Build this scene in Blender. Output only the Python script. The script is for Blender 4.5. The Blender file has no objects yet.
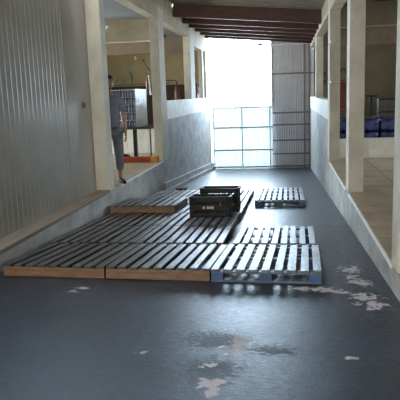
import bpy, bmesh, math, random
from mathutils import Vector, Matrix
random.seed(7)
C = bpy.context.scene.collection
PI = math.pi
sc = bpy.context.scene

# ------------------------------------------------------------------ camera
def _cam():
    f = 590.0
    vy = Vector((87, -108, f)).normalized()
    vd = Vector((117, 3500, f)); vd = (vd - vy * vd.dot(vy)).normalized()
    vx = vd.cross(vy)
    if vx.x < 0: vx = -vx
    rows = [vx, vy, -vd]
    m = Matrix(((rows[0].x, -rows[0].y, -rows[0].z, 0),
                (rows[1].x, -rows[1].y, -rows[1].z, 0),
                (rows[2].x, -rows[2].y, -rows[2].z, 1.28),
                (0, 0, 0, 1)))
    cd = bpy.data.cameras.new('camera'); cd.sensor_width = 36; cd.lens = f / 400 * 36
    cd.clip_start = 0.05; cd.clip_end = 500
    o = bpy.data.objects.new('camera', cd); C.objects.link(o); o.matrix_world = m
    sc.camera = o
_cam()

# ------------------------------------------------------------------ world, light, exposure
sc.view_settings.view_transform = 'Standard'
sc.view_settings.look = 'None'
sc.view_settings.gamma = 1
sc.view_settings.use_curve_mapping = False
sc.view_settings.exposure = 2.05
w = bpy.data.worlds.new('sky'); sc.world = w; w.use_nodes = True
bg = w.node_tree.nodes['Background']
_nt = w.node_tree
_tc = _nt.nodes.new('ShaderNodeTexCoord'); _sp = _nt.nodes.new('ShaderNodeSeparateXYZ')
_nt.links.new(_tc.outputs['Generated'], _sp.inputs[0])
_mr = _nt.nodes.new('ShaderNodeMapRange')          # hazy sky, brighter and bluer beyond the gate (+y), softer behind
_mr.inputs[1].default_value = -.6; _mr.inputs[2].default_value = .8
_nt.links.new(_sp.outputs[1], _mr.inputs[0])
_cr = _nt.nodes.new('ShaderNodeMix'); _cr.data_type = 'RGBA'
_cr.inputs[6].default_value = (1.0, .96, .88, 1); _cr.inputs[7].default_value = (.62, .81, 1.0, 1)
_nt.links.new(_mr.outputs[0], _cr.inputs[0]); _nt.links.new(_cr.outputs[2], bg.inputs[0])
_ml = _nt.nodes.new('ShaderNodeMapRange'); _ml.inputs[3].default_value = 2.8; _ml.inputs[4].default_value = 8.0
_nt.links.new(_mr.outputs[0], _ml.inputs[0]); _nt.links.new(_ml.outputs[0], bg.inputs[1])
sc.cycles.use_denoising = True
sc.cycles.max_bounces = 10
sc.cycles.diffuse_bounces = 7

def portal(loc, rot, sx, sy):
    l = bpy.data.lights.new('daylight_portal', 'AREA'); l.shape = 'RECTANGLE'; l.size = sx; l.size_y = sy
    l.cycles.is_portal = True
    o = bpy.data.objects.new('daylight_portal', l); C.objects.link(o); o.location = loc; o.rotation_euler = rot
portal((-1.0, 21.9, 1.0), (-PI / 2, 0, 0), 4.4, 4.9)      # gate end, shining toward the camera end
portal((-1.0, -4.0, 1.7), (PI / 2, 0, 0), 4.6, 3.4)       # open loading end behind the camera
portal((-7.9, 13.5, 1.4), (0, -PI / 2, 0), 2.2, 5)  # at the opening added in the unseen left outer wall
portal((5.9, 12.5, 1.6), (0, PI / 2, 0), 1.4, 3)  # at the opening added in the unseen right outer wall

# ------------------------------------------------------------------ materials
def lin(c):
    return tuple(((v / 255) / 12.92 if v / 255 <= 0.04045 else ((v / 255 + 0.055) / 1.055) ** 2.4) for v in c) + (1,)
class NT:
    def __init__(s, name):
        s.m = bpy.data.materials.new(name); s.m.use_nodes = True
        s.t = s.m.node_tree; s.b = s.t.nodes['Principled BSDF']
    def n(s, t, **kw):
        x = s.t.nodes.new(t)
        for k, v in kw.items(): setattr(x, k, v)
        return x
    def l(s, a, b): s.t.links.new(a, b)
    def math(s, op, a, b=None, clamp=False):
        x = s.n('ShaderNodeMath', operation=op, use_clamp=clamp)
        for i, v in enumerate((a, b)):
            if v is None: continue
            if isinstance(v, (int, float)): x.inputs[i].default_value = v
            else: s.l(v, x.inputs[i])
        return x.outputs[0]
    def noise(s, scale, stretch=(1, 1, 1), detail=4, coord='Object', rough=.55):
        tc = s.n('ShaderNodeTexCoord'); mp = s.n('ShaderNodeMapping')
        mp.inputs['Scale'].default_value = stretch
        s.l(tc.outputs[coord], mp.inputs[0])
        x = s.n('ShaderNodeTexNoise'); x.inputs['Scale'].default_value = scale
        x.inputs['Detail'].default_value = detail; x.inputs['Roughness'].default_value = rough
        s.l(mp.outputs[0], x.inputs['Vector'])
        return x.outputs['Fac']
    def ramp(s, fac, stops):
        r = s.n('ShaderNodeValToRGB')
        e = r.color_ramp.elements
        while len(e) < len(stops): e.new(.5)
        for i, (p, c) in enumerate(stops): e[i].position = p; e[i].color = c
        s.l(fac, r.inputs[0]); return r.outputs[0]
    def mix(s, fac, a, b, mode='MIX'):
        x = s.n('ShaderNodeMix', data_type='RGBA', blend_type=mode)
        if isinstance(fac, (int, float)): x.inputs[0].default_value = fac
        else: s.l(fac, x.inputs[0])
        for i, v in ((6, a), (7, b)):
            if isinstance(v, tuple): x.inputs[i].default_value = v
            else: s.l(v, x.inputs[i])
        return x.outputs[2]
    def bump(s, h, strength, dist=.01):
        b = s.n('ShaderNodeBump'); b.inputs['Strength'].default_value = strength; b.inputs['Distance'].default_value = dist
        s.l(h, b.inputs['Height']); s.l(b.outputs[0], s.b.inputs['Normal'])

def mat(name, c1, c2=None, scale=6, rough=.6, metal=0, stretch=(1, 1, 1), bump=0, bscale=None, spec=.5, lo=.35, hi=.65, tint=False, detail=4, coord='Object'):
    q = NT(name)
    c2 = c2 or tuple(int(v * .85) for v in c1)
    nz = q.noise(scale, stretch, detail, coord)
    col = q.ramp(nz, [(lo, lin(c1)), (hi, lin(c2))])
    if tint:
        a = q.n('ShaderNodeAttribute', attribute_name='tint')
        col = q.mix(1.0, col, a.outputs['Color'], 'MULTIPLY')
    q.l(col, q.b.inputs['Base Color'])
    q.b.inputs['Roughness'].default_value = rough; q.b.inputs['Metallic'].default_value = metal
    q.b.inputs['Specular IOR Level'].default_value = spec
    if bump: q.bump(q.noise(bscale or scale * 4, stretch, 5, coord), bump)
    return q.m

M = {}
M['conc'] = mat('painted_concrete', (196, 193, 180), (176, 173, 162), 3, .8, bump=.35, bscale=30)
M['conc_face'] = mat('rough_concrete', (178, 178, 174), (146, 147, 146), 2.2, .8, bump=.5, bscale=14, stretch=(1, 1, 1.6), detail=8)
M['white_band'] = mat('whitewashed_concrete', (230, 231, 226), (206, 208, 204), 4, .7, bump=.3, bscale=20)
M['header'] = mat('beam_paint', (178, 168, 145), (160, 150, 128), 3, .8, bump=.2, bscale=20)
M['slab'] = mat('slab_underside', (120, 124, 122), (105, 108, 106), 2, .85)
M['dockfloor'] = mat('dock_floor', (168, 150, 124), (138, 122, 100), 3, .38, bump=.1, bscale=20)
M['tanwall'] = mat('tan_wall', (176, 163, 128), (160, 147, 114), 1.5, .85)
M['dado'] = mat('brown_dado', (70, 56, 42), (58, 46, 36), 2, .8)
M['brownbeam'] = mat('brown_beam', (120, 108, 92), (105, 94, 80), 2, .85)
M['ledge'] = mat('ledge_board', (128, 114, 98), (108, 96, 84), 5, .6, stretch=(4, .4, 4), bump=.2)
M['joist'] = mat('joist_wood', (84, 46, 36), (60, 34, 28), 5, .55, stretch=(.5, 4, 4), bump=.15)
M['roof'] = mat('roof_deck', (150, 135, 120), (120, 108, 96), 3, .8)
M['panel'] = mat('panel_sheet', (142, 138, 130), (134, 130, 122), 2, .2, metal=.0, spec=.9)
M['gate'] = mat('gate_sheet', (190, 190, 196), (176, 177, 184), 2, .5)
M['gateframe'] = mat('gate_frame', (120, 120, 128), (105, 106, 112), 3, .5)
M['wood_tan'] = mat('pine_board', (128, 98, 68), (92, 70, 50), 5, .6, stretch=(1, 6, 8), bump=.3)
M['wood_dark'] = mat('weathered_board', (74, 69, 68), (40, 38, 38), 6, .32, stretch=(9, .8, 4), bump=.4, tint=True, detail=8, spec=.6)
M['wood_under'] = mat('shaded_stringer_wood', (62, 54, 46), (44, 39, 34), 6, .8, stretch=(4, 1, 4))  # shade in the gaps between slats, put into the stringer colour
M['wood_pale'] = mat('pale_weathered_board', (108, 113, 122), (58, 62, 68), 7, .32, stretch=(7, 1, 4), bump=.4, tint=True, detail=8, spec=.6)
M['wood_blue'] = mat('blue_painted_wood', (42, 76, 134), (30, 54, 96), 7, .5, bump=.2)
M['wood_bluegrey'] = mat('blue_grey_wood', (84, 96, 112), (56, 66, 80), 7, .5, stretch=(1, 5, 5), bump=.2)
M['black_plastic'] = mat('black_plastic', (12, 12, 15), (8, 8, 11), 8, .5, spec=.25)
M['label'] = mat('label_print', (190, 192, 196), (160, 162, 168), 40, .5)
M['dark_metal'] = mat('dark_metal', (38, 38, 42), (28, 28, 32), 8, .4, metal=.4)
M['red'] = mat('red_paint', (96, 36, 32), (72, 28, 26), 6, .4)
M['orange'] = mat('orange_red_paint', (168, 62, 40), (140, 48, 32), 6, .5)
M['yellow'] = mat('yellow_paint', (210, 150, 40), (180, 124, 34), 6, .5)
M['white'] = mat('white_plastic', (225, 225, 220), (210, 210, 206), 6, .4)
M['carton'] = mat('brown_carton', (120, 84, 54), (100, 70, 46), 4, .8)
M['skin'] = mat('skin', (150, 104, 78), (132, 90, 66), 10, .55)
M['hair'] = mat('hair', (22, 18, 16), (14, 12, 11), 40, .6, bump=.5)
M['shirt'] = mat('grey_cloth', (104, 108, 118), (88, 93, 104), 7, .9, bump=.3, bscale=18)
M['trousers'] = mat('grey_trouser_cloth', (98, 100, 106), (82, 85, 92), 7, .9, bump=.3, bscale=18)
M['shoe'] = mat('black_shoe', (15, 15, 17), (10, 10, 12), 10, .75, spec=.2)
M['tabletop'] = mat('dark_tabletop', (44, 44, 50), (34, 34, 38), 6, .4)
M['ground'] = mat('yard_concrete', (190, 188, 182), (170, 168, 162), 1.5, .8)
M['greybox'] = mat('grey_crate_plastic', (84, 82, 80), (66, 64, 62), 5, .6)
M['greencloth'] = mat('pale_green_cloth', (150, 160, 130), (120, 130, 104), 9, .9)
M['eye'] = mat('eye_dark', (26, 20, 18), (20, 16, 14), 20, .3)
M['lip'] = mat('lip', (118, 66, 56), (104, 58, 50), 20, .5)

def sack_mat():
    q = NT('blue_film')
    nz = q.noise(9, detail=6)
    q.l(q.ramp(nz, [(.35, lin((12, 20, 60))), (.62, lin((52, 68, 128)))]), q.b.inputs['Base Color'])
    q.b.inputs['Roughness'].default_value = .22
    q.bump(q.noise(16, detail=6), .8, .03)
    return q.m
M['bluefilm'] = sack_mat()
def glass_like(name, col, rough, trans):
    q = NT(name); q.b.inputs['Base Color'].default_value = lin(col); q.b.inputs['Roughness'].default_value = rough
    q.b.inputs['Transmission Weight'].default_value = trans
    q.bump(q.noise(20, detail=5), .3, .01); return q.m
M['bottle'] = mat('bottle_plastic', (84, 98, 124), (56, 68, 94), 30, .2)
M['bottlecap'] = mat('white_cap', (214, 222, 232), (200, 208, 220), 30, .4)
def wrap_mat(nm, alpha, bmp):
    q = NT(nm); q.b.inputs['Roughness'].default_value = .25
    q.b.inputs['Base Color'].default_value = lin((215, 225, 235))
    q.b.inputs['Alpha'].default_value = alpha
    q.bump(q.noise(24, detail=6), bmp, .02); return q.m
M['wrap'] = wrap_mat('clear_wrap', .08, .1)
M['film'] = wrap_mat('bright_side_film', .72, .7)

def translucent_gate():
    q = NT('translucent_sheet')
    tr = q.n('ShaderNodeBsdfTranslucent'); tr.inputs[0].default_value = lin((178, 182, 182))
    mx = q.n('ShaderNodeMixShader'); mx.inputs[0].default_value = .6
    q.b.inputs['Base Color'].default_value = lin((225, 228, 228)); q.b.inputs['Roughness'].default_value = .5
    q.l(q.b.outputs[0], mx.inputs[1]); q.l(tr.outputs[0], mx.inputs[2])
    q.l(mx.outputs[0], q.t.nodes['Material Output'].inputs[0])
    return q.m
M['gate_clear'] = translucent_gate()

# blue-grey painted ramp with peeled patches that show pinkish cement
BLOBS = [(.29, 4.68, .16, .10), (.14, 4.72, .14, .05), (.40, 4.62, .12, .05), (.57, 5.44, .12, .14), (.60, 4.92, .11, .12), (.59, 4.50, .13, .12),
         (.62, 4.28, .12, .13), (.55, 5.13, .08, .10), (-.30, 3.43, .07, .13), (-.34, 3.29, .07, .08), (-.41, 2.81, .07, .10), (-.39, 2.70, .05, .06),
         (-1.75, 4.64, .09, .05), (-1.79, 4.53, .06, .04), (-.86, 3.2, .04, .03), (.36, 3.22, .05, .03), (-.44, 3.05, .05, .05)]
def ramp_mat():
    q = NT('ramp_paint')
    g = q.n('ShaderNodeNewGeometry')
    sp = q.n('ShaderNodeSeparateXYZ'); q.l(g.outputs['Position'], sp.inputs[0])
    acc = None
    for (x, y, rx, ry) in BLOBS:
        dx = q.math('DIVIDE', q.math('SUBTRACT', sp.outputs[0], x), rx)
        dy = q.math('DIVIDE', q.math('SUBTRACT', sp.outputs[1], y), ry)
        d = q.math('SUBTRACT', 1.0, q.math('SQRT', q.math('ADD', q.math('MULTIPLY', dx, dx), q.math('MULTIPLY', dy, dy))))
        acc = d if acc is None else q.math('MAXIMUM', acc, d)
    q.b.inputs['Specular IOR Level'].default_value = .5
    nz = q.noise(17, (1, .8, 1), 6, rough=.66)
    v = q.math('ADD', q.math('MULTIPLY', acc, .55), q.math('MULTIPLY', q.math('SUBTRACT', nz, .5), 2.6))
    v = q.math('MULTIPLY', v, q.math('GREATER_THAN', acc, -.35))
    mask = q.math('MULTIPLY', q.math('SUBTRACT', v, .13), 14, clamp=True)
    base = q.ramp(q.noise(1.6, detail=8), [(.35, lin((20, 30, 44))), (.65, lin((36, 49, 66)))])
    fine = q.ramp(q.noise(60, detail=4), [(.35, lin((165, 165, 165))), (.65, lin((255, 255, 255)))])
    base = q.mix(1.0, base, fine, 'MULTIPLY')
    col = q.mix(mask, base, lin((172, 164, 168)))
    # darker rubbed area in the middle of the ramp foot
    acc2 = None
    for (x, y, rx, ry) in ((-.45, 3.45, .30, .22), (-.42, 3.0, .22, .25), (-.1, 3.3, .2, .12), (.05, 5.1, .3, .1)):
        dx = q.math('DIVIDE', q.math('SUBTRACT', sp.outputs[0], x), rx); dy = q.math('DIVIDE', q.math('SUBTRACT', sp.outputs[1], y), ry)
        d = q.math('SUBTRACT', 1.0, q.math('SQRT', q.math('ADD', q.math('MULTIPLY', dx, dx), q.math('MULTIPLY', dy, dy))))
        acc2 = d if acc2 is None else q.math('MAXIMUM', acc2, d)
    v2 = q.math('ADD', q.math('MULTIPLY', acc2, .5), q.math('MULTIPLY', q.math('SUBTRACT', q.noise(38, (.7, 1.5, 1), 6, rough=.75), .5), 2.2))
    rub = q.math('MULTIPLY', q.math('MULTIPLY', q.math('SUBTRACT', v2, .12), 10, clamp=True), q.math('GREATER_THAN', acc2, -.3))
    col = q.mix(q.math('MULTIPLY', rub, q.math('SUBTRACT', 1.0, mask)), col, lin((22, 26, 34)))
    q.l(col, q.b.inputs['Base Color'])
    # rubbed, rougher areas of paint
    wear = q.ramp(q.noise(20, (1, 1, 1), 8, rough=.75), [(.35, (.29, .29, .29, 1)), (.65, (.42, .42, .42, 1))])
    rg = q.n('ShaderNodeSeparateColor'); q.l(wear, rg.inputs[0])
    q.l(q.math('MAXIMUM', rg.outputs[0], q.math('MAXIMUM', q.math('MULTIPLY', mask, .8), q.math('MULTIPLY', rub, .55))), q.b.inputs['Roughness'])
    b1 = q.n('ShaderNodeBump'); b1.inputs['Strength'].default_value = .5; b1.inputs['Distance'].default_value = .006
    q.l(q.noise(38, detail=6, rough=.7), b1.inputs['Height']); q.l(b1.outputs[0], q.b.inputs['Normal'])
    return q.m
M['ramp'] = ramp_mat()

# ------------------------------------------------------------------ mesh helpers
class MB:
    def __init__(s): s.bm = bmesh.new(); s.tl = s.bm.loops.layers.float_color.new('tint')
    def _tint(s, vs, t):
        fs = {f for v in vs for f in v.link_faces}
        for f in fs:
            for l in f.loops: l[s.tl] = (t, t, t, 1)
    def box(s, x0, x1, y0, y1, z0, z1, mx=None, tint=1.0, bevel=0.0):
        r = bmesh.ops.create_cube(s.bm, size=1)
        vs = r['verts']
        for v in vs:
            v.co = Vector(((x0 + x1) / 2 + v.co.x * (x1 - x0), (y0 + y1) / 2 + v.co.y * (y1 - y0), (z0 + z1) / 2 + v.co.z * (z1 - z0)))
        if bevel:
            es = list({e for v in vs for e in v.link_edges})
            rr = bmesh.ops.bevel(s.bm, geom=es, offset=bevel, segments=2, affect='EDGES', profile=.6)
            vs = list({v for f in rr['faces'] for v in f.verts} | {v for v in vs if v.is_valid})
        if mx: bmesh.ops.transform(s.bm, matrix=mx, verts=vs)
        s._tint(vs, tint); return s
    def cyl(s, p, q, r0, r1=None, seg=14, tint=1.0):
        p, q = Vector(p), Vector(q); d = q - p
        r = bmesh.ops.create_cone(s.bm, cap_ends=True, segments=seg, radius1=r0, radius2=r0 if r1 is None else r1, depth=d.length)
        mx = Matrix.Translation((p + q) / 2) @ d.to_track_quat('Z', 'Y').to_matrix().to_4x4()
        bmesh.ops.transform(s.bm, matrix=mx, verts=r['verts']); s._tint(r['verts'], tint); return s
    def lathe(s, prof, loc=(0, 0, 0), seg=16):
        rings = []
        for (r, z) in prof:
            rings.append([s.bm.verts.new((loc[0] + r * math.cos(2 * PI * k / seg), loc[1] + r * math.sin(2 * PI * k / seg), loc[2] + z)) for k in range(seg)])
        for a, b in zip(rings, rings[1:]):
            for k in range(seg): s.bm.faces.new((a[k], a[(k + 1) % seg], b[(k + 1) % seg], b[k]))
        s.bm.faces.new(rings[0][::-1]); s.bm.faces.new(rings[-1])
        s._tint([v for r in rings for v in r], 1); return s
    def sph(s, c, r, sc3=(1, 1, 1), u=16, v=10):
        q = bmesh.ops.create_uvsphere(s.bm, u_segments=u, v_segments=v, radius=r)
        bmesh.ops.transform(s.bm, matrix=Matrix.Translation(c) @ Matrix.Diagonal((*sc3, 1)), verts=q['verts']); s._tint(q['verts'], 1); return s
    def tube(s, pts, r, seg=8):
        for a, b in zip(pts, pts[1:]): s.cyl(a, b, r, seg=seg)
        for p in pts[1:-1]: s.sph(p, r, u=8, v=6)
        return s
    def build(s, name, m, parent=None, smooth=False, loc=None):
        me = bpy.data.meshes.new(name); s.bm.normal_update(); s.bm.to_mesh(me); s.bm.free()
        me.materials.append(m)
        if smooth:
            for p in me.polygons: p.use_smooth = True
        o = bpy.data.objects.new(name, me); C.objects.link(o)
        if parent: o.parent = parent
        if loc: o.location = loc
        return o
def tag(o, label=None, cat=None, group=None, kind=None):
    if label: o['label'] = label
    if cat: o['category'] = cat
    if group: o['group'] = group
    if kind: o['kind'] = kind
    return o
def empty(name, loc, rot=(0, 0, 0)):
    o = bpy.data.objects.new(name, None); C.objects.link(o); o.location = loc; o.rotation_euler = rot
    o.empty_display_size = .1; return o
def copy_tree(o, parent=None):
    c = o.copy(); C.objects.link(c); c.parent = parent
    for ch in list(o.children): copy_tree(ch, c)
    return c
def struct(name, mb, m):
    return tag(mb.build(name, m), kind='structure')
def B(*a, **k): return MB().box(*a, **k)

# ------------------------------------------------------------------ the place
S = 0.067; TH = -math.atan(S)
XL, XR = -2.76, 0.82          # corridor faces of the two docks
ZD = -0.15                    # left dock level
ZR = -0.11                    # right dock level
YG = 21.5                     # gate
def fz(y): return -S * y
def prism_yz(x0, x1, pts, mb=None):
    mb = mb or MB()
    a = [mb.bm.verts.new((x0, y, z)) for y, z in pts]; b = [mb.bm.verts.new((x1, y, z)) for y, z in pts]
    n = len(pts)
    fs = [mb.bm.faces.new(a), mb.bm.faces.new(b[::-1])]
    for k in range(n): fs.append(mb.bm.faces.new((a[k], b[k], b[(k + 1) % n], a[(k + 1) % n])))
    bmesh.ops.recalc_face_normals(mb.bm, faces=fs)
    return mb
# ramp
struct('floor', prism_yz(XL - .05, XR + .05, [(-4, fz(-4)), (YG + .35, fz(YG + .35)), (YG + .35, fz(YG + .35) - .3), (-4, fz(-4) - .3)]), M['ramp'])
struct('ground_yard', B(-30, 30, YG + .36, YG + 40, fz(YG + .35) - .3, fz(YG + .35)), M['ground'])
struct('ground_rear', B(-12, 12, -30, -4.01, -.1, .26), M['ground'])
# left dock base (visible rough face below the floor edge)
struct('wall_left_base', prism_yz(XL - 5.3, XL, [(-4, ZD - .03), (YG, ZD - .03), (YG, -2.0), (-4, -2.0)]), M['conc_face'])
struct('floor_dock_left', B(XL - 5.3, XL, 8.85, YG, ZD - .029, ZD), M['dockfloor'])
struct('wall_right_base', prism_yz(XR, XR + 5.2, [(-4, ZR - .03), (YG, ZR - .03), (YG, -2.0), (-4, -2.0)]), M['conc_face'])
struct('floor_dock_right', B(XR + .012, XR + 5.2, -4, YG, ZR - .029, ZR), M['dockfloor'])
e = MB(); e.box(XR - .004, XR + .012, 4.75, 8.2, ZR - .04, ZR + .002); e.box(XR - .004, XR + .012, 8.6, 11.9, ZR - .04, ZR + .002)
struct('trim_1', e, M['white'])
e = MB(); e.box(XL - .012, XL + .004, 9.45, 13.0, ZD - .025, ZD + .003)
struct('trim_2', e, M['white_band'])
# tile joints in the right dock floor
j = MB()
for x in (1.55, 2.3, 3.05): j.box(x, x + .012, -4, 12.3, ZR - .001, ZR + .0015)
for y in (5.6, 7.2, 8.8, 10.4): j.box(XR + .02, 5, y, y + .012, ZR - .001, ZR + .0012)
struct('trim_3', j, M['slab'])
# ledge under the sheet wall
struct('trim_4', B(XL - .3, XL, -4, 8.849, ZD - .03, ZD + .012), M['ledge'])
# stepped kerb at foot of left wall
k = prism_yz(XL, XL + .07, [(12.8, fz(12.8) + .22), (YG, fz(YG) + .26), (YG, fz(YG) - .02), (12.8, fz(12.8) - .02)])
prism_yz(XL + .07, XL + .13, [(12.8, fz(12.8) + .08), (YG, fz(YG) + .12), (YG, fz(YG) - .02), (12.8, fz(12.8) - .02)], k)
struct('baseboard_left', k, M['conc_face'])

# sheet wall at the left: ribbed part and flat part
def ribbed(y0, y1, z0, z1, x, step, amp, wd):
    mb = MB(); prof = []; y = y0
    while y + step < y1:
        prof.append((y, 0)); c = y + step / 2
        prof.append((c - wd / 2 - .003, 0))
        for a in range(0, 9):
            t = a / 8; prof.append((c - wd / 2 + wd * t, amp * math.sin(PI * t)))
        prof.append((c + wd / 2 + .003, 0)); y += step
    prof.append((y1, 0))
    A = [mb.bm.verts.new((x + d, yy, z0)) for yy, d in prof]; Bv = [mb.bm.verts.new((x + d, yy, z1)) for yy, d in prof]
    for i in range(len(prof) - 1): mb.bm.faces.new((A[i], Bv[i], Bv[i + 1], A[i + 1]))
    Cv = [mb.bm.verts.new((x - .04, yy, zz)) for yy, zz in ((y0, z0), (y0, z1), (y1, z1), (y1, z0))]
    mb.bm.faces.new(Cv)
    bmesh.ops.recalc_face_normals(mb.bm, faces=mb.bm.faces[:])
    return mb
o = tag(ribbed(-4, 7.8, ZD + .012, 3.3, XL - .225, .124, .005, .017).build('wall_left', M['panel'], smooth=True), kind='structure')
o = o.modifiers.new('e', 'EDGE_SPLIT'); o.split_angle = math.radians(50)
struct('wall_left_flat_panel', B(XL - .29, XL - .22, 7.83, 8.849, ZD + .012, 3.3), M['panel'])
struct('trim_5', B(XL - .28, XL - .213, 7.80, 7.83, ZD + .012, 3.3), M['panel'])
sw = empty('wall_switch', (XL - .22, 8.5, 1.19)); tag(sw, 'small reddish brown square box on the flat grey sheet wall beside the first left pillar', 'switch box')
B(0, .025, -.035, .035, -.045, .045, bevel=.004).build('box', M['carton'], sw); B(.025, .032, -.012, .012, -.015, .015).build('button', M['red'], sw)

# pillars
def pillar(x0, x1, y0, y1, z0, z1, label):
    return tag(B(x0, x1, y0, y1, z0, z1, bevel=.008).build('concrete_pillar', M['conc']), label, 'pillar')
ZT = 3.2
pillar(XL - .225, XL, 8.85, 9.1, ZD, ZT, 'pale concrete pillar at the end of the sheet wall, beside the person')
pillar(XL - .2, XL, 13.0, 13.6, ZD, ZT, 'left pale pillar between the bottle stack and the whitewashed half wall')
pillar(XL - .2, XL, 17.3, 18.1, 1.175, ZT, 'left pillar standing on the half wall between the two red cylinders')
pillar(XL - .2, XL, 20.6, 21.4, 1.175, 2.78, 'last pillar on the left half wall, next to the bright gate opening')
pillar(XR, XR + .2, 4.5, 4.76, ZR, ZT, 'nearest white pillar at the right edge of the picture')
pillar(XR, XR + .2, 8.2, 8.55, ZR, ZT, 'white pillar on the right dock edge just left of the blue bundles')
pillar(XR, XR + .2, 11.95, 12.4, ZR, ZT, 'greyish pillar where the right half wall begins, with small white insulators')
pillar(XR, XR + .2, 17.4, 17.8, 1.09, ZT, 'far right pillar standing on the half wall next to the grey gate leaf')
pillar(XL - .16, XL - .02, 19.9, 20.15, 1.175, 2.78, 'thin grey post on the left half wall just before its last pillar')

# half walls
struct('wall_left_half', B(XL - .2, XL, 13.6, YG, ZD, 1.17), M['conc_face'])
struct('trim_6', B(XL - .205, XL + .006, 13.6, YG, .75, 1.176), M['white_band'])
struct('wall_left_pier', B(XL - .2, XL - .001, 13.0, 13.6, ZD - .02, ZD), M['conc_face'])
struct('wall_right_half', B(XR, XR + .2, 12.4, YG, ZR, 1.08), M['conc_face'])
struct('trim_7', B(XR - .006, XR + .205, 12.4, YG, .70, 1.09), M['white_band'])

# longitudinal header beams
struct('trim_8', B(XL - .2, XL - .002, 8.9, 18.1, 2.95, 3.6), M['header'])
struct('trim_9', B(XL - .2, XL - .002, 18.1, YG, 2.74, 3.6), M['header'])
struct('trim_10', B(XR + .002, XR + .2, -4, YG, 2.78, 3.4), M['header'])
# cross beams in the docks
for n, (x0, x1, y, z0, z1, mm) in enumerate([(XL - 5, XL - .2, 13.1, 2.5, 2.97, 'header'), (XL - 5, XL - .2, 17.4, 2.53, 2.97, 'brownbeam'),
                                 (XR + .2, XR + 5, 12.3, 2.5, 2.95, 'brownbeam'), (XR + .2, XR + 5, 17.5, 2.5, 2.97, 'brownbeam'), (XL - 5, XL - .2, 9.0, 2.5, 2.97, 'header')]):
    struct('trim_%d' % (11 + n), B(x0, x1, y, y + .25, z0, z1), M[mm])
# dock ceilings and walls
struct('ceiling_left', B(XL - 5.3, XL - .2, 8.6, YG, 2.97, 3.1), M['slab'])
struct('ceiling_right', B(XR + .2, XR + 5.2, -4, YG, 2.97, 3.1), M['slab'])
struct('wall_end_left', B(XL - 5.3, XL - .01, YG, YG + .2, -2, 3.3), M['tanwall'])
struct('trim_17', B(XL - 5.2, XL - .2, YG - .03, YG, ZD, 1.68), M['dado'])
M['dimwall'] = mat('dimmed_tan_wall', (138, 130, 112), (122, 115, 98), 1.5, .85)  # tan wall with the dimness of the right dock put into its colour
struct('wall_end_right', B(XR + .12, XR + 5.2, YG, YG + .2, -2, 3.3), M['dimwall'])
# unseen outer side walls, each with an opening added to let sky light in
a = MB(); X = XL - 5.3
a.box(X - .15, X, 8.4, 11, ZD - 1, 3.1); a.box(X - .15, X, 16, YG + .2, ZD - 1, 3.1); a.box(X - .15, X, 11, 16, ZD - 1, .3); a.box(X - .15, X, 11, 16, 2.5, 3.1)
struct('wall_outer_left', a, M['tanwall'])
struct('wall_rear_left', B(X, XL - .3, 8.4, 8.6, ZD, 3.1), M['tanwall'])
a = MB(); X = XR + 5.2
a.box(X, X + .15, -4, 11, ZR - 1, 3.1); a.box(X, X + .15, 14, YG + .2, ZR - 1, 3.1); a.box(X, X + .15, 11, 14, ZR - 1, .9); a.box(X, X + .15, 11, 14, 2.3, 3.1)
struct('wall_outer_right', a, M['tanwall'])
struct('wall_rear_right', B(XR + .2, XR + 5.2, -4.2, -4, -.2, 3.1), M['tanwall'])
# low tiled walls on the docks
def low_wall(name, x0, x1, y, z0, z1):
    mb = MB(); nx = max(1, round((x1 - x0) / .62)); wv = (x1 - x0) / nx; hz = (z1 - z0) / 2
    for r_ in range(2):
        for c_ in range(nx):
            mb.box(x0 + c_ * wv + .013, x0 + (c_ + 1) * wv - .013, y, y + .14, z0 + r_ * hz + .010, z0 + (r_ + 1) * hz - .010, bevel=.006)
    mb.box(x0, x1, y + .012, y + .128, z0, z1 - .01)
    return struct(name, mb, M['white_band'])
low_wall('wall_low_right', XR + .2, XR + 4.4, 12.38, ZR, .31)
low_wall('wall_low_left', XL - 1.9, XL - .22, 14.9, ZD, .52)

# corridor ceiling: sheet deck, joists, tilting down to the right
def jz(x): return 3.19 + (x - XL) * (2.85 - 3.19) / (XR - XL)
mb = MB()
vs = [mb.bm.verts.new(p) for p in [(XL, -4, jz(XL) + .31), (XR, -4, jz(XR) + .31), (XR, 14.87, jz(XR) + .31), (XL, 14.87, jz(XL) + .31),
                                   (XL, -4, jz(XL) + .38), (XR, -4, jz(XR) + .38), (XR, 14.87, jz(XR) + .38), (XL, 14.87, jz(XL) + .38)]]
for f in ((0, 1, 2, 3), (7, 6, 5, 4), (0, 4, 5, 1), (1, 5, 6, 2), (2, 6, 7, 3), (3, 7, 4, 0)): mb.bm.faces.new([vs[i] for i in f])
vs = [mb.bm.verts.new(p) for p in [(XL, 14.87, jz(XL) + .17), (XR, 14.87, jz(XR) + .17), (XR, YG + .3, jz(XR) + .17), (XL, YG + .3, jz(XL) + .17),
                                   (XL, 14.87, jz(XL) + .26), (XR, 14.87, jz(XR) + .26), (XR, YG + .3, jz(XR) + .26), (XL, YG + .3, jz(XL) + .26)]]
for f in ((0, 1, 2, 3), (7, 6, 5, 4), (0, 4, 5, 1), (1, 5, 6, 2), (2, 6, 7, 3), (3, 7, 4, 0)): mb.bm.faces.new([vs[i] for i in f])
bmesh.ops.recalc_face_normals(mb.bm, faces=mb.bm.faces[:])
struct('ceiling', mb, M['roof'])
tilt = math.atan2(jz(XR) - jz(XL), XR - XL)
ords = ['first', 'second', 'third', 'fourth', 'fifth', 'sixth', 'seventh', 'eighth']
Lj = (XR - XL) / math.cos(tilt) - .01
jb = B(-Lj / 2, Lj / 2, -.05, .05, 0, .165, bevel=.004); jm = None
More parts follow.
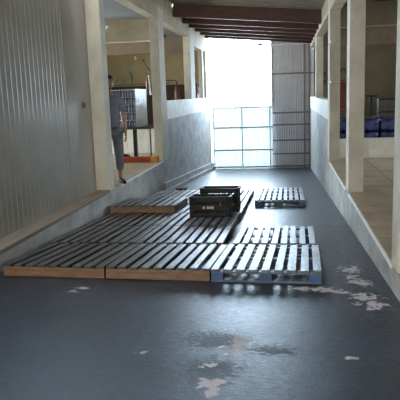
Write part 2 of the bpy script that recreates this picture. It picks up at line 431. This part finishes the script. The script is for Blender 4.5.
for i, y in enumerate([20.6, 19.5, 18.35, 17.3, 16.2, 14.8]):
    if i == 5: jo = B(-Lj / 2, Lj / 2, -.06, .06, 0, .308, bevel=.004).build('ceiling_joist', M['joist'])
    elif jm is None: jo = jb.build('ceiling_joist', M['joist']); jm = jo
    else: jo = jm.copy(); C.objects.link(jo)
    jo.location = ((XL + XR) / 2, y, jz((XL + XR) / 2)); jo.rotation_euler = (0, -tilt, 0)
    tag(jo, 'reddish brown timber ceiling joist, %s counted from the gate' % ords[i], 'joist', 'timber joists under the passage roof')

# ------------------------------------------------------------------ gate leaves
def gate_leaf(x0, x1, y, z0, z1, sheet, frame, rails, stiles, label, pitch=.085):
    root = empty('gate_leaf', (x0, y, z0)); tag(root, label, 'gate')
    mb = MB(); prof = []; xx = 0
    W = x1 - x0
    while xx < W - pitch:
        prof += [(xx, 0), (xx + pitch * .35, 0), (xx + pitch * .5, .014), (xx + pitch * .85, .014)]; xx += pitch
    prof.append((W, 0))
    for (pa, da), (pb, db) in zip(prof, prof[1:]):
        v = [mb.bm.verts.new(q) for q in ((pa, -da, 0), (pb, -db, 0), (pb, -db, z1 - z0), (pa, -da, z1 - z0))]
        mb.bm.faces.new(v)
    s_ = mb.build('corrugated_sheet', sheet, root)
    md = s_.modifiers.new('t', 'SOLIDIFY'); md.thickness = .003; md.offset = -1
    for z in rails: B(0, W, -.045, -.016, z - z0 - .028, z - z0 + .028, bevel=.003).build('rail', frame, root)
    for x in stiles: B(x - x0 - .02, x - x0 + .02, -.05, -.018, 0, z1 - z0, bevel=.003).build('stile', frame, root)
    return root
zb = fz(YG) + .03
gate_leaf(-.56, XR + .18, YG + .27, zb - .05, 3.16, M['gate'], M['gateframe'], [zb + .03, -.93, -.44, .12, 1.0 - .45, 1.93, 3.12], [-.54, .62, XR - .03],
          'tall blue-grey corrugated metal gate leaf closing the right of the opening')
gate_leaf(XL + .06, -.52, YG + .14, zb - .05, .82, M['gate_clear'], M['gate'], [zb + .03, -.76, .06, .79], [XL + .08, -1.63, -.62],
          'low white corrugated gate leaf glowing with daylight below the open sky')
tr = empty('gate_roller', (-.92, YG - .16, 2.95)); tag(tr, 'small pale roller bracket on the gate track above the opening', 'roller')
for x in (-.05, .06): MB().cyl((x, 0, 0), (x, .04, 0), .035).build('wheel', M['white_band'], tr)
B(-.09, .1, -.012, 0, -.02, .05).build('bracket', M['gateframe'], tr)
tag(B(XL, XR, YG - .12, YG - .09, 2.9, 2.94).build('gate_track', M['white_band']), 'pale horizontal track rail running above the gate opening', 'rail')

# ------------------------------------------------------------------ pallets
def make_pallet(w, n, d, kind, h=.115):
    root = empty('wooden_pallet', (0, 0, 0))
    deckm = {'brown': M['wood_dark'], 'pale': M['wood_pale'], 'blue': M['wood_pale']}[kind]
    dk = MB(); pitch = w / (n - .0); sw_ = pitch * .68
    for i in range(n):
        x0 = (w - sw_) * i / (n - 1) + random.uniform(-.004, .004)
        dz = random.uniform(-.002, .002)
        mx = Matrix.Rotation(random.uniform(-.006, .006), 4, 'Z')
        dk.box(max(x0, 0), min(x0 + sw_ * random.uniform(.92, 1.04), w), random.uniform(-.008, .006), d + random.uniform(-.008, .004), h - .02 + dz, h + dz, mx=mx,
               tint=random.uniform(.72, 1.15), bevel=.003)
    dk.build('deck', deckm, root)
    if kind == 'blue':
        for y in (0.0, d / 2 - .045, d - .09): B(.002, w - .002, y + .002, y + .088, h - .038, h - .0215, bevel=.002).build('cross_board', M['wood_bluegrey'], root)
        for x in (0, w / 2 - .055, w - .11):
            for y in (0.004, d / 2 - .05, d - .1): B(x + .003, x + .107, y, y + .1, .017, h - .038, bevel=.003).build('block', M['wood_blue'], root)
        for y in (0.0, d / 2 - .045, d - .09): B(.002, w - .002, y, y + .095, 0, .0165, bevel=.002).build('bottom_board', M['wood_bluegrey'], root)
    else:
        for x in (.02, w / 2 - .025, w - .07): B(x, x + .05, .024, d - .024, 0, h - .022).build('stringer', M['wood_under'], root)
        for y in (0.0, d - .022): B(0, w, y, y + .022, .004, h - .022, bevel=.002).build('end_board', M['wood_tan'], root)
    return root
protos = {}
def place_pallet(x, y, w, n, kind, label, lift=0, d=1.19, rz=0):
    key = (round(w, 3), n, kind, d)
    if key not in protos: p = protos[key] = make_pallet(w, n, d, kind)
    else: p = copy_tree(protos[key])
    p.location = (x, y, fz(y) + lift + .001); p.rotation_euler = (TH, 0, rz)
    tag(p, label, 'pallet', 'pallets laid out on the ramp')
    return p
W1, W2 = 1.0, .97
place_pallet(-2.655, 5.02, W1, 9, 'brown', 'dark brown wooden pallet in the front row against the left wall', rz=-.05, d=1.12)
place_pallet(-1.636, 4.955, .955, 9, 'brown', 'brown wooden pallet in the middle of the front row, beside the blue pallet', rz=-.042, d=1.14)
place_pallet(-.67, 4.9, .95, 9, 'blue', 'blue-sided wooden pallet with grey slats at the right of the front row', rz=-.035, d=1.17)
place_pallet(-2.68, 6.16, W1, 9, 'brown', 'dark pallet in the second row against the left wall')
place_pallet(-1.67, 6.15, W2, 9, 'pale', 'grey pallet in the middle of the second row, in front of the black crates')
place_pallet(-.59, 6.13, .88, 9, 'blue', 'pale-slatted pallet directly behind the blue pallet, right end of the second row', rz=-.015)
place_pallet(-2.69, 7.38, W1, 9, 'brown', 'dark third-row pallet just in front of the raised pallet on the left')
place_pallet(-1.68, 7.37, W2, 9, 'pale', 'wet grey third-row pallet under the front black crate')
place_pallet(-2.7, 8.6, W1, 9, 'brown', 'dark pallet hidden beneath the raised pallet on the left')
place_pallet(-2.69, 8.56, W1, 9, 'brown', 'raised brown pallet with a tan front board, stacked on another by the left wall', lift=.1175)
place_pallet(-1.66, 8.59, W2, 9, 'pale', 'white-looking wet pallet under the rear black crate')
place_pallet(-2.7, 9.83, W1, 9, 'pale', 'pallet right behind the raised stack, along the left wall')
place_pallet(-1.67, 9.82, W2, 9, 'pale', 'bright wet pallet behind the black crates')
place_pallet(-2.7, 11.06, W1, 9, 'pale', 'farthest pallet along the left wall, before the small dark box')
place_pallet(-1.67, 11.05, W2, 9, 'pale', 'farthest pallet of the middle column, left of the separate right-hand pair')
place_pallet(-.58, 10.2, .87, 9, 'blue', 'front pallet of the separate far pair on the right, its dark openings facing the camera')
place_pallet(-.58, 11.43, .87, 9, 'blue', 'rear pallet of the separate far pair on the right')

# ------------------------------------------------------------------ crates
def make_crate(w, d, h, label, loc):
    root = empty('plastic_crate', loc, (TH, 0, 0)); tag(root, label, 'crate', 'black plastic crates on the pallets')
    b = MB(); t = .012
    b.box(0, w, 0, d, 0, .02)
    def wall(mx, L):
        # posts, rails and vertical bars
        b.box(0, L, 0, t, .0, .05, mx=mx); b.box(0, L, 0, t, h * .36, h * .66, mx=mx); b.box(0, L, 0, t, h - .06, h, mx=mx)
        n = max(6, int(L / .045))
        for i in range(n + 1):
            x = (L - .012) * i / n; b.box(x, x + .012, 0, t, .04, h - .02, mx=mx)
        b.box(0, .07, 0, t, 0, h, mx=mx); b.box(L - .07, L, 0, t, 0, h, mx=mx)
    wall(Matrix(), w); wall(Matrix.Translation((0, d - t, 0)), w)
    wall(Matrix.Translation((t, 0, 0)) @ Matrix.Rotation(PI / 2, 4, 'Z'), d); wall(Matrix.Translation((w, 0, 0)) @ Matrix.Rotation(PI / 2, 4, 'Z'), d)
    b.build('body', M['black_plastic'], root)
    r = MB(); r.box(-.012, w + .012, -.012, .016, h, h + .018, bevel=.004); r.box(-.012, w + .012, d - .016, d + .012, h, h + .018, bevel=.004)
    r.box(-.012, .016, .0161, d - .0161, h, h + .018, bevel=.004); r.box(w - .016, w + .012, .0161, d - .0161, h, h + .018, bevel=.004)
    r.build('rim', M['black_plastic'], root)
    return root
cr = make_crate(.58, .4, .27, 'front black plastic crate with small white print on its side', (-1.385, 8.12, fz(8.12) + .118))
lb = MB(); x = .19
for wv in (.02, .008, 0, .022, .02, .022, .02):
    if wv == 0: x += .02; continue
    lb.box(x, x + wv, -.0035, .0, .115, .15); x += wv + .005
lb.build('print', M['label'], cr)['label'] = 'small white printed characters'
lb = MB(); lb.box(.435, .447, -.0035, 0, .19, .205); lb.box(.435, .447, -.0035, 0, .165, .175); lb.build('mark', M['label'], cr)
cr2 = make_crate(.58, .4, .34, 'taller black plastic crate standing just behind the printed one', (-1.31, 8.66, fz(8.66) + .119))
bx = empty('small_box', (-2.46, 12.75, fz(12.75) + .002), (TH, 0, 0)); tag(bx, 'small dark box on the ramp beyond the far left pallet', 'box')
B(0, .22, 0, .2, 0, .085, bevel=.006).build('box', M['black_plastic'], bx); B(-.008, .228, -.008, .208, .085, .11, bevel=.005).build('lid', M['carton'], bx)

# ------------------------------------------------------------------ left dock
tb = empty('table', (-4.2, 13.3, ZD)); tag(tb, 'dark narrow-topped table carrying the shrink-wrapped bottle stack', 'table')
B(0, 1.12, 0, 1.35, .70, .745, bevel=.006).build('tabletop', M['tabletop'], tb)
for (x, y) in ((.03, .03), (1.06, .03), (.03, 1.29), (1.06, 1.29)): B(x, x + .03, y, y + .03, 0, .70).build('leg', M['dark_metal'], tb)
lg = MB(); lg.box(.66, .74, .06, .14, .0, .70); lg.box(.6, .8, .0, .2, 0, .03); lg.build('centre_post', M['dark_metal'], tb)
# packs of bottles
PW, PD, PH = .33, .25, .172
def make_pack():
    root = empty('bottle_pack', (0, 0, 0))
    body = MB(); cap = MB(); nx, ny = 5, 4
    for i in range(nx):
        for k_ in range(ny):
            cx = (i + .5) * (PW - .01) / nx + .005; cy = (k_ + .5) * (PD - .01) / ny + .005
            body.lathe([(.028, 0), (.030, .01), (.030, .095), (.024, .12), (.011, .142), (.011, .148)], (cx, cy, .002), 10)
            cap.cyl((cx, cy, .150), (cx, cy, .168), .014, seg=8)
    body.build('bottles', M['bottle'], root, smooth=True); tag(cap.build('caps', M['bottlecap'], root), kind='stuff')
    B(.001, PW - .001, .001, PD - .001, .001, .118, bevel=.01).build('wrap', M['wrap'], root)
    return root
pk = None
levels = ['bottom', 'second', 'middle', 'fourth', 'top']
rowsn = ['front', 'second', 'third', 'rear']
for lv in range(5):
    for cx_ in range(2):
        for ry in range(4):
            if pk is None: p = pk = make_pack()
            else: p = copy_tree(pk)
            p.location = (-4.1 + cx_ * (PW + .004), 13.36 + ry * (PD + .004), ZD + .747 + lv * (PH + .002))
            tag(p, 'wrapped bottle pack, %s layer, %s row, %s column of the stack' % (levels[lv], rowsn[ry], 'passage-side' if cx_ else 'inner'), 'bottle pack', 'packs of bottles stacked on the table')
fm = MB()  # white sheet and bands added to give the stack its bright lit side
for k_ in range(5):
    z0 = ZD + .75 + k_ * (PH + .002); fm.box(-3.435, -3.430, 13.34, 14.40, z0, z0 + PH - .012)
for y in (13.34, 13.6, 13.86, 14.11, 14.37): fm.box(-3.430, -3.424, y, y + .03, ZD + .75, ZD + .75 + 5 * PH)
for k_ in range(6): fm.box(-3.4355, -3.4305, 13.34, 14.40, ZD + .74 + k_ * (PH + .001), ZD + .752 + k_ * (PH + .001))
tag(fm.build('brightening_film', M['film']), 'milky white plastic film added to brighten the passage side of the bottle stack', 'plastic film')
# red beam and yellow block on the dock floor
tag(B(-3.75, -3.0, 12.75, 12.87, ZD, ZD + .12, bevel=.006).build('steel_beam', M['orange']), 'orange-red beam lying on the dock floor under the table', 'beam')
tag(B(-2.995, -2.84, 12.72, 12.9, ZD, ZD + .13, bevel=.01).build('end_block', M['yellow']), 'orange-yellow block at the end of the red beam by the pillar', 'block')
bg_ = MB(); bg_.sph((0, 0, .07), .2, (1.0, .6, .42)).sph((.18, -.02, .05), .1, (1, .7, .5)); g = bg_.build('bag', M['shoe'], smooth=True, loc=(-3.75, 13.15, ZD)); tag(g, 'crumpled black bag on the dock floor behind the red beam', 'bag')
# extinguisher hung on pillar beside bottle stack
def extinguisher(loc, label, h=.5, horn=True):
    root = empty('fire_extinguisher', loc); tag(root, label, 'fire extinguisher')
    MB().lathe([(.035, 0), (.042, .01), (.042, h * .72), (.034, h * .8), (.02, h * .86), (.02, h * .9)], seg=16).build('cylinder', M['red'], root, smooth=True)
    v = MB(); v.cyl((0, 0, h * .9), (0, 0, h * .97), .018); v.box(-.015, .09, -.01, .01, h * .97, h); v.build('valve', M['dark_metal'], root)
    if horn: MB().tube([(.02, 0, h * .93), (.03, -.06, h * .9), (.06, -.06, h * .4)], .012).cyl((.06, -.06, h * .4), (.07, -.06, h * .0), .014, .026).build('hose', M['white'], root)
    return root
extinguisher((-3.08, 13.15, 1.32), 'red fire extinguisher with a pale hose hanging beside the left pillar near the bottles', .46)
tag(MB().tube([(-2.94, 13.12, 1.82), (-3.02, 13.2, 1.85), (-3.07, 13.2, 1.9), (-3.17, 13.2, 2.08)], .009).sph((-3.17, 13.2, 2.09), .022).build('hanging_hook', M['dark_metal']), 'thin dark hooked rod reaching from the pillar above the fire extinguisher', 'hook')
def gas_cylinder(loc, h, label):
    root = empty('gas_cylinder', loc); tag(root, label, 'gas cylinder')
    MB().lathe([(.08, 0), (.088, .03), (.088, h * .82), (.065, h * .89), (.04, h * .93), (.035, h * .94)], seg=18).build('body', M['red'], root, smooth=True)
    MB().cyl((0, 0, h * .94), (0, 0, h), .03, .025).build('valve', M['dark_metal'], root)
gas_cylinder((-3.13, 17.0, ZD), 1.84, 'tall red cylinder seen just left of the third pillar on the left half wall')
gas_cylinder((-3.05, 20.3, ZD), 1.86, 'tall red cylinder nearest the gate, seen over the left half wall')
gas_cylinder((-3.62, 17.0, ZD), 1.70, 'dark red cylinder just right of the pillar beside the bottle stack')
tag(MB().tube([(-3.60, 17.02, 1.76), (-3.42, 17.02, 1.73), (-3.25, 17.02, 1.72), (-3.13, 17.02, 1.72)], .012).build('rubber_hose', M['dark_metal']), 'dark hose sagging between two red cylinders over the left half wall', 'hose')
tag(MB().lathe([(.03, 0), (.032, .01), (.032, .1), (.012, .14), (.012, .17)], seg=12).build('bottle', M['white'], smooth=True, loc=(XL - .1, 19.3, 1.177)), 'small white bottle standing on the left half wall in its last bay', 'bottle')
# shelf rail with cloths on the end wall
tag(B(-7.4, -4.2, YG - .12, YG - .03, 1.72, 1.76).build('wall_shelf', M['ledge']), 'long pale shelf rail across the left end wall above the brown dado', 'shelf')
for i, (x, ww, z0, z1, lab) in enumerate(((-5.68, .16, 1.762, 2.22, 'pale greenish cloth bundle standing on the shelf behind the bottle stack'), (-6.05, .34, 1.762, 1.98, 'low crumpled greenish bundle on the shelf right of the person'))):
    m_ = MB(); m_.sph((0, 0, (z1 - z0) / 2), .5, (ww, .08, (z1 - z0)))
    for v in m_.bm.verts: v.co.x += .02 * math.sin(v.co.z * 40); v.co.z = max(v.co.z, 0)
    tag(m_.build('cloth_bundle', M['greencloth'], smooth=True, loc=(x, YG - .075, z0)), lab, 'cloth')
# fixtures
def camera_fix(loc, label, m, d=(.12, -.05, -.05)):
    root = empty('lamp_fixture', loc); tag(root, label, 'lamp')
    B(-.02, .04, -.03, .03, 0, .14, bevel=.006).build('bracket', m, root)
    MB().cyl((.03, 0, .02), (.03 + d[0], d[1], .02 + d[2]), .026, .034).build('head', m, root)
camera_fix((-2.84, 9.131, 2.38), 'small white lamp fixture beside the first left pillar above the person', M['white'], (.07, -.0, -.05))
camera_fix((-3.2, 15.6, 2.83), 'small dark lamp hanging beneath the left dock ceiling beyond the second pillar', M['dark_metal'], (.05, -.03, -.04))
bu = empty('light_bulb', (-5.2, 20.5, 2.55)); tag(bu, 'small bright white bulb hanging on the left dock above the bottles', 'light bulb')
MB().lathe([(.01, 0), (.035, .03), (.04, .06), (.02, .11), (.018, .14)], seg=12).build('bulb', M['white'], bu, smooth=True)
MB().cyl((0, 0, .14), (0, 0, .42), .006).build('cord', M['dark_metal'], bu)

# ------------------------------------------------------------------ right dock
def insul(z, label):
    root = empty('insulator', (XR - .001, 11.93, z)); tag(root, label, 'insulator')
    MB().cyl((.03, .02, 0), (.03, -.05, 0), .024, .018).build('body', M['white'], root); MB().cyl((.03, -.05, 0), (.03, -.065, 0), .008).build('screw', M['dark_metal'], root)
insul(2.2, 'upper of two small white insulators on the greyish right pillar')
insul(1.44, 'lower of two small white insulators on the greyish right pillar')
tag(MB().lathe([(.03, 0), (.034, .01), (.034, .13), (.014, .18), (.014, .22)], seg=12).build('bottle', M['white'], smooth=True, loc=(XR + .09, 12.9, 1.09)), 'white bottle standing on the right half wall beside the greyish pillar', 'bottle')
brk = empty('pillar_bracket', (XR + .2, 11.7, 2.84)); tag(brk, 'dark lamp bracket at the top of the greyish right pillar', 'bracket')
B(-.18, .02, 0, .12, 0, .05, bevel=.006).build('arm', M['dark_metal'], brk); B(.0, .14, .0, .1, -.04, .04, bevel=.01).build('head', M['greybox'], brk)
mbx = MB(); mbx.box(0, .22, 0, .05, 0, .16, bevel=.006)
tag(mbx.build('meter_box', M['greybox'], loc=(1.12, YG - .055, 1.78)), 'grey meter box on the right end wall, upper of the two', 'meter box')
tag(B(0, .22, 0, .05, 0, .16, bevel=.006).build('meter_box', M['greybox'], loc=(1.12, YG - .055, 1.5)), 'grey meter box on the right end wall, lower of the two', 'meter box')
# blue bundles
sk = None
cols = ['first', 'second', 'third', 'fourth', 'fifth']
for lv in range(3):
    for c_ in range(5):
        for dp in range(2):
            
            
            if sk is None:
                m_ = MB(); m_.box(-.2, .2, -.26, .26, 0.004, .25, bevel=.05)
                bmesh.ops.subdivide_edges(m_.bm, edges=m_.bm.edges[:], cuts=2, use_grid_fill=True)
                for v in m_.bm.verts:
                    v.co += v.co.normalized() * .009 * math.sin(v.co.x * 31 + v.co.y * 17) * math.cos(v.co.z * 37 + v.co.y * 11)
                    v.co.z = max(v.co.z, 0)
                sk = m_.build('plastic_bundle', M['bluefilm'], smooth=True); o = sk
            else: o = sk.copy(); C.objects.link(o)
            o.location = (1.24 + c_ * .435 + .006 * math.sin(lv * 3 + c_), 12.9 + dp * .6 + .02 * lv, ZR + lv * .262 + .001)
            if lv: o.rotation_euler = (0, 0, (lv * 37 + c_ * 13) % 5 * .008 - .016)
            tag(o, 'shiny blue wrapped bundle, %s from left, %s layer, %s row' % (cols[c_], ['bottom', 'middle', 'top'][lv], 'back' if dp else 'front'), 'bundle', 'blue plastic bundles behind the low tiled wall')
# carton and scale
tag(B(1.78, 2.08, 14.05, 14.3, ZR, .62, bevel=.006).build('carton', M['carton']), 'brown carton behind the blue bundles, under the pedestal scale', 'carton')
s_ = empty('pedestal_scale', (1.92, 14.18, .622)); tag(s_, 'dark T-shaped pedestal scale with a pale tray behind the blue bundles', 'scale')
B(-.16, .16, -.13, .13, 0, .03, bevel=.005).build('tray', M['ledge'], s_); B(-.03, .03, .05, .1, .03, .48).build('column', M['dark_metal'], s_); B(-.13, .13, .03, .12, .48, .52, bevel=.004).build('head', M['dark_metal'], s_)
gc = None
for n_, (x, z) in enumerate(((2.3, ZR), (2.3, ZR + .29), (2.3, ZR + .58), (2.3, ZR + .87), (2.72, ZR), (2.72, ZR + .29), (2.72, ZR + .58), (2.72, ZR + .87))):
    if gc is None:
        gc = empty('storage_crate', (0, 0, 0)); b = MB(); b.box(-.19, .19, -.15, .15, 0, .255, bevel=.01)
        for i in range(7): b.box(-.17 + i * .052, -.15 + i * .052, -.16, -.149, .02, .24)
        b.build('body', M['greybox'], gc); B(-.2, .2, -.162, .16, .256, .286, bevel=.004).build('rim', M['dark_metal'], gc); g = gc
    else: g = copy_tree(gc)
    g.location = (x, 14.5, z + .002)
    tag(g, 'dark grey storage crate in the %s stack beyond the scale, %s' % ('nearer' if x < 2.5 else 'farther', ['lowest', 'second up', 'third up', 'topmost'][n_ % 4]), 'crate', 'grey crates stacked beyond the blue bundles')
# hand truck with loop handle
ht = empty('hand_truck', (1.27, 14.3, ZR)); tag(ht, 'dark red hand truck with a black loop handle between the two right pillars', 'hand truck')
f_ = MB(); f_.box(-.16, -.12, 0, .03, .12, 1.62); f_.box(.1, .14, 0, .03, .12, 1.62)
for z in (.3, .6, .9, 1.2, 1.6): f_.box(-.12, .1, 0, .025, z, z + .03)
f_.build('frame', M['red'], ht)
B(-.11, .1, -.004, .018, .95, 1.58).build('back_plate', M['red'], ht)
B(-.18, .16, -.25, .0, .0, .02).build('toe_plate', M['dark_metal'], ht)
hp = [( -.08 + .10 * (1 - math.cos(t)) , .015, 1.65 + .14 * math.sin(t) * 1.6) for t in [PI * i / 10 for i in range(11)]]
MB().tube(hp, .014).build('handle', M['dark_metal'], ht)
for x in (-.2, .18): MB().cyl((x - .02, .08, .11), (x + .02, .08, .11), .11, seg=20).build('wheel', M['black_plastic'], ht)
ls = B(0, .16, 0, .12, 0, .62, bevel=.01).build('tall_box', M['dado'], loc=(1.62, 14.4, .93))
tag(ls, 'dark brown tall box on the cabinet just right of the second right pillar', 'box')
cb = empty('cabinet', (1.5, 14.3, ZR)); tag(cb, 'dark low cabinet behind the blue bundles beside the hand truck', 'cabinet')
B(0, .26, 0, .4, 0, 1.035).build('body', M['dado'], cb); B(.01, .25, -.015, -.0005, .03, 1.0, bevel=.003).build('door', M['carton'], cb)

# ------------------------------------------------------------------ person
def skin_mesh(verts, edges, radii, sub=2, root=0):
    me = bpy.data.meshes.new('tmp'); me.from_pydata([Vector(v) for v in verts], edges, [])
    o = bpy.data.objects.new('tmp', me); C.objects.link(o)
    md = o.modifiers.new('s', 'SKIN')
    for i, r_ in enumerate(radii):
        sv = me.skin_vertices[0].data[i]; sv.radius = r_ if isinstance(r_, tuple) else (r_, r_); sv.use_root = (i == root)
    md.use_smooth_shade = True
    sb = o.modifiers.new('b', 'SUBSURF'); sb.levels = sub; sb.render_levels = sub
    dg = bpy.context.evaluated_depsgraph_get(); dg.update()
    out = bpy.data.meshes.new_from_object(o.evaluated_get(dg))
    bpy.data.objects.remove(o); return out
def join_to(meshes, name, m, parent, remesh=None):
    bm = bmesh.new()
    for me in meshes: bm.from_mesh(me)
    me = bpy.data.meshes.new(name); bm.to_mesh(me); bm.free(); me.materials.clear(); me.materials.append(m)
    for p in me.polygons: p.use_smooth = True; p.material_index = 0
    o = bpy.data.objects.new(name, me); C.objects.link(o); o.parent = parent
    if remesh:
        r_ = o.modifiers.new('r', 'REMESH'); r_.mode = 'VOXEL'; r_.voxel_size = remesh; r_.use_smooth_shade = True
    return o
def person():
    root = empty('person', (-2.90, 9.56, ZD), (0, 0, math.radians(34)))
    tag(root, 'person in grey shirt and trousers and black shoes standing behind the first left pillar', 'person')
    # body faces local -y ; left arm at +x
    V = [(0, 0, .93), (0, .01, 1.12), (0, .01, 1.30), (0, .015, 1.42), (0, -.005, 1.50), (0, -.02, 1.56)]
    Rr = [(.11, .08), (.11, .075), (.12, .08), (.085, .06), .05, .052]
    E = [(0, 1), (1, 2), (2, 3), (3, 4), (4, 5)]
    def add(pts, rs, att):
        prev = att
        for p, r_ in zip(pts, rs): V.append(p); Rr.append(r_); E.append((prev, len(V) - 1)); prev = len(V) - 1
        return prev
    lh = add([(.19, .01, 1.40), (.235, .02, 1.12), (.20, -.13, .90), (.19, -.16, .84)], [.06, .045, .032, .026], 3)
    rh = add([(-.19, .01, 1.40), (-.24, .03, 1.12), (-.24, -.03, .88), (-.24, -.04, .81)], [.06, .045, .032, .026], 3)
    for s in (-1, 1):
        add([(s * .095, 0, .88), (s * .11, -.01, .48), (s * .115, .015, .12), (s * .115, .02, .06), (s * .12, -.09, .035), (s * .125, -.15, .03)], [.065, .05, .038, .036, .036, .028], 0)
    body = skin_mesh(V, E, Rr)
    meshes = [body]
    # hands: palm + five fingers
    for s, (cx, cy, cz) in ((1, (.19, -.17, .80)), (-1, (-.24, -.045, .77))):
        pv = [(cx, cy + .01, cz + .04), (cx, cy, cz)]; meshes.append(skin_mesh(pv, [(0, 1)], [(.026, .018), (.034, .014)]))
        for k_ in range(4):
            off = (k_ - 1.5) * .019; L = (.062, .074, .070, .054)[k_]
            pts = [(cx, cy + off, cz - .01), (cx + s * -.004, cy + off, cz - .03 - L * .35), (cx - s * .015, cy + off, cz - .03 - L * .75), (cx - s * .03, cy + off, cz - .03 - L)]
            meshes.append(skin_mesh(pts, [(0, 1), (1, 2), (2, 3)], [.010, .009, .008, .007], sub=1))
        pts = [(cx, cy - .02, cz + .015), (cx - s * .012, cy - .045, cz - .015), (cx - s * .02, cy - .055, cz - .045)]
        meshes.append(skin_mesh(pts, [(0, 1), (1, 2)], [.013, .011, .009], sub=1))
    # head
    hb = MB(); hb.sph((0, -.02, 1.675), .1, (.76, .95, 1.18), 24, 18)
    for v in hb.bm.verts:
        if v.co.z < 1.64: t = (1.64 - v.co.z) / .09; v.co.x *= 1 - .28 * t; v.co.y = -.02 + (v.co.y + .02) * (1 - .12 * t) - .012 * t
    hb.sph((0, -.118, 1.655), .014, (.9, 1.2, 1.6), 10, 8)
    for s in (-1, 1): hb.sph((s * .077, -.005, 1.66), .02, (.4, .8, 1.5), 10, 8)
    me = bpy.data.meshes.new('h'); hb.bm.to_mesh(me); meshes.append(me)
    join_to(meshes, 'body', M['skin'], root, .0075)
    hr = MB(); hr.sph((0, -.008, 1.70), .104, (.80, .98, 1.10), 24, 18)
    dl = [v for v in hr.bm.verts if (v.co.z < 1.71 and v.co.y < -.03) or v.co.z < 1.64 or (v.co.y < -.085 and v.co.z < 1.735)]
    bmesh.ops.delete(hr.bm, geom=dl, context='VERTS')
    h_ = hr.build('hair', M['hair'], root, smooth=True); md = h_.modifiers.new('t', 'SOLIDIFY'); md.thickness = .012
    ey = MB()
    for s in (-1, 1): ey.sph((s * .03, -.106, 1.685), .010, (1.2, .6, .7), 10, 8); ey.box(s * .03 - .018, s * .03 + .018, -.114, -.102, 1.705, 1.711)
    ey.build('eyes', M['eye'], root, smooth=True)
    MB().sph((0, -.108, 1.615), .02, (1.1, .35, .3), 12, 8).build('mouth', M['lip'], root, smooth=True)
    # shirt
    sv = [(0, 0, .90), (0, .01, 1.12), (0, .01, 1.32), (0, .012, 1.44), (0, -.002, 1.505), (.195, .01, 1.395), (.24, .02, 1.18), (-.195, .01, 1.395), (-.245, .03, 1.18)]
    sh = skin_mesh(sv, [(0, 1), (1, 2), (2, 3), (3, 4), (3, 5), (5, 6), (3, 7), (7, 8)], [(.175, .135), (.165, .125), (.18, .13), (.15, .105), .068, .078, .07, .078, .07])
    join_to([sh], 'shirt', M['shirt'], root)
    tv = [(0, 0, .95), (.1, 0, .86), (.11, -.01, .5), (.115, .01, .2), (-.1, 0, .86), (-.11, -.01, .5), (-.115, .01, .2)]
    join_to([skin_mesh(tv, [(0, 1), (1, 2), (2, 3), (0, 4), (4, 5), (5, 6)], [(.155, .125), .11, .085, .07, .11, .085, .07])], 'trousers', M['trousers'], root)
    for s in (-1, 1):
        q = skin_mesh([(s * .115, .05, .05), (s * .118, -.02, .05), (s * .122, -.11, .04), (s * .128, -.2, .032)], [(0, 1), (1, 2), (2, 3)], [(.042, .045), (.045, .045), (.048, .036), (.035, .026)], sub=2)
        join_to([q], 'shoe', M['shoe'], root)
person()
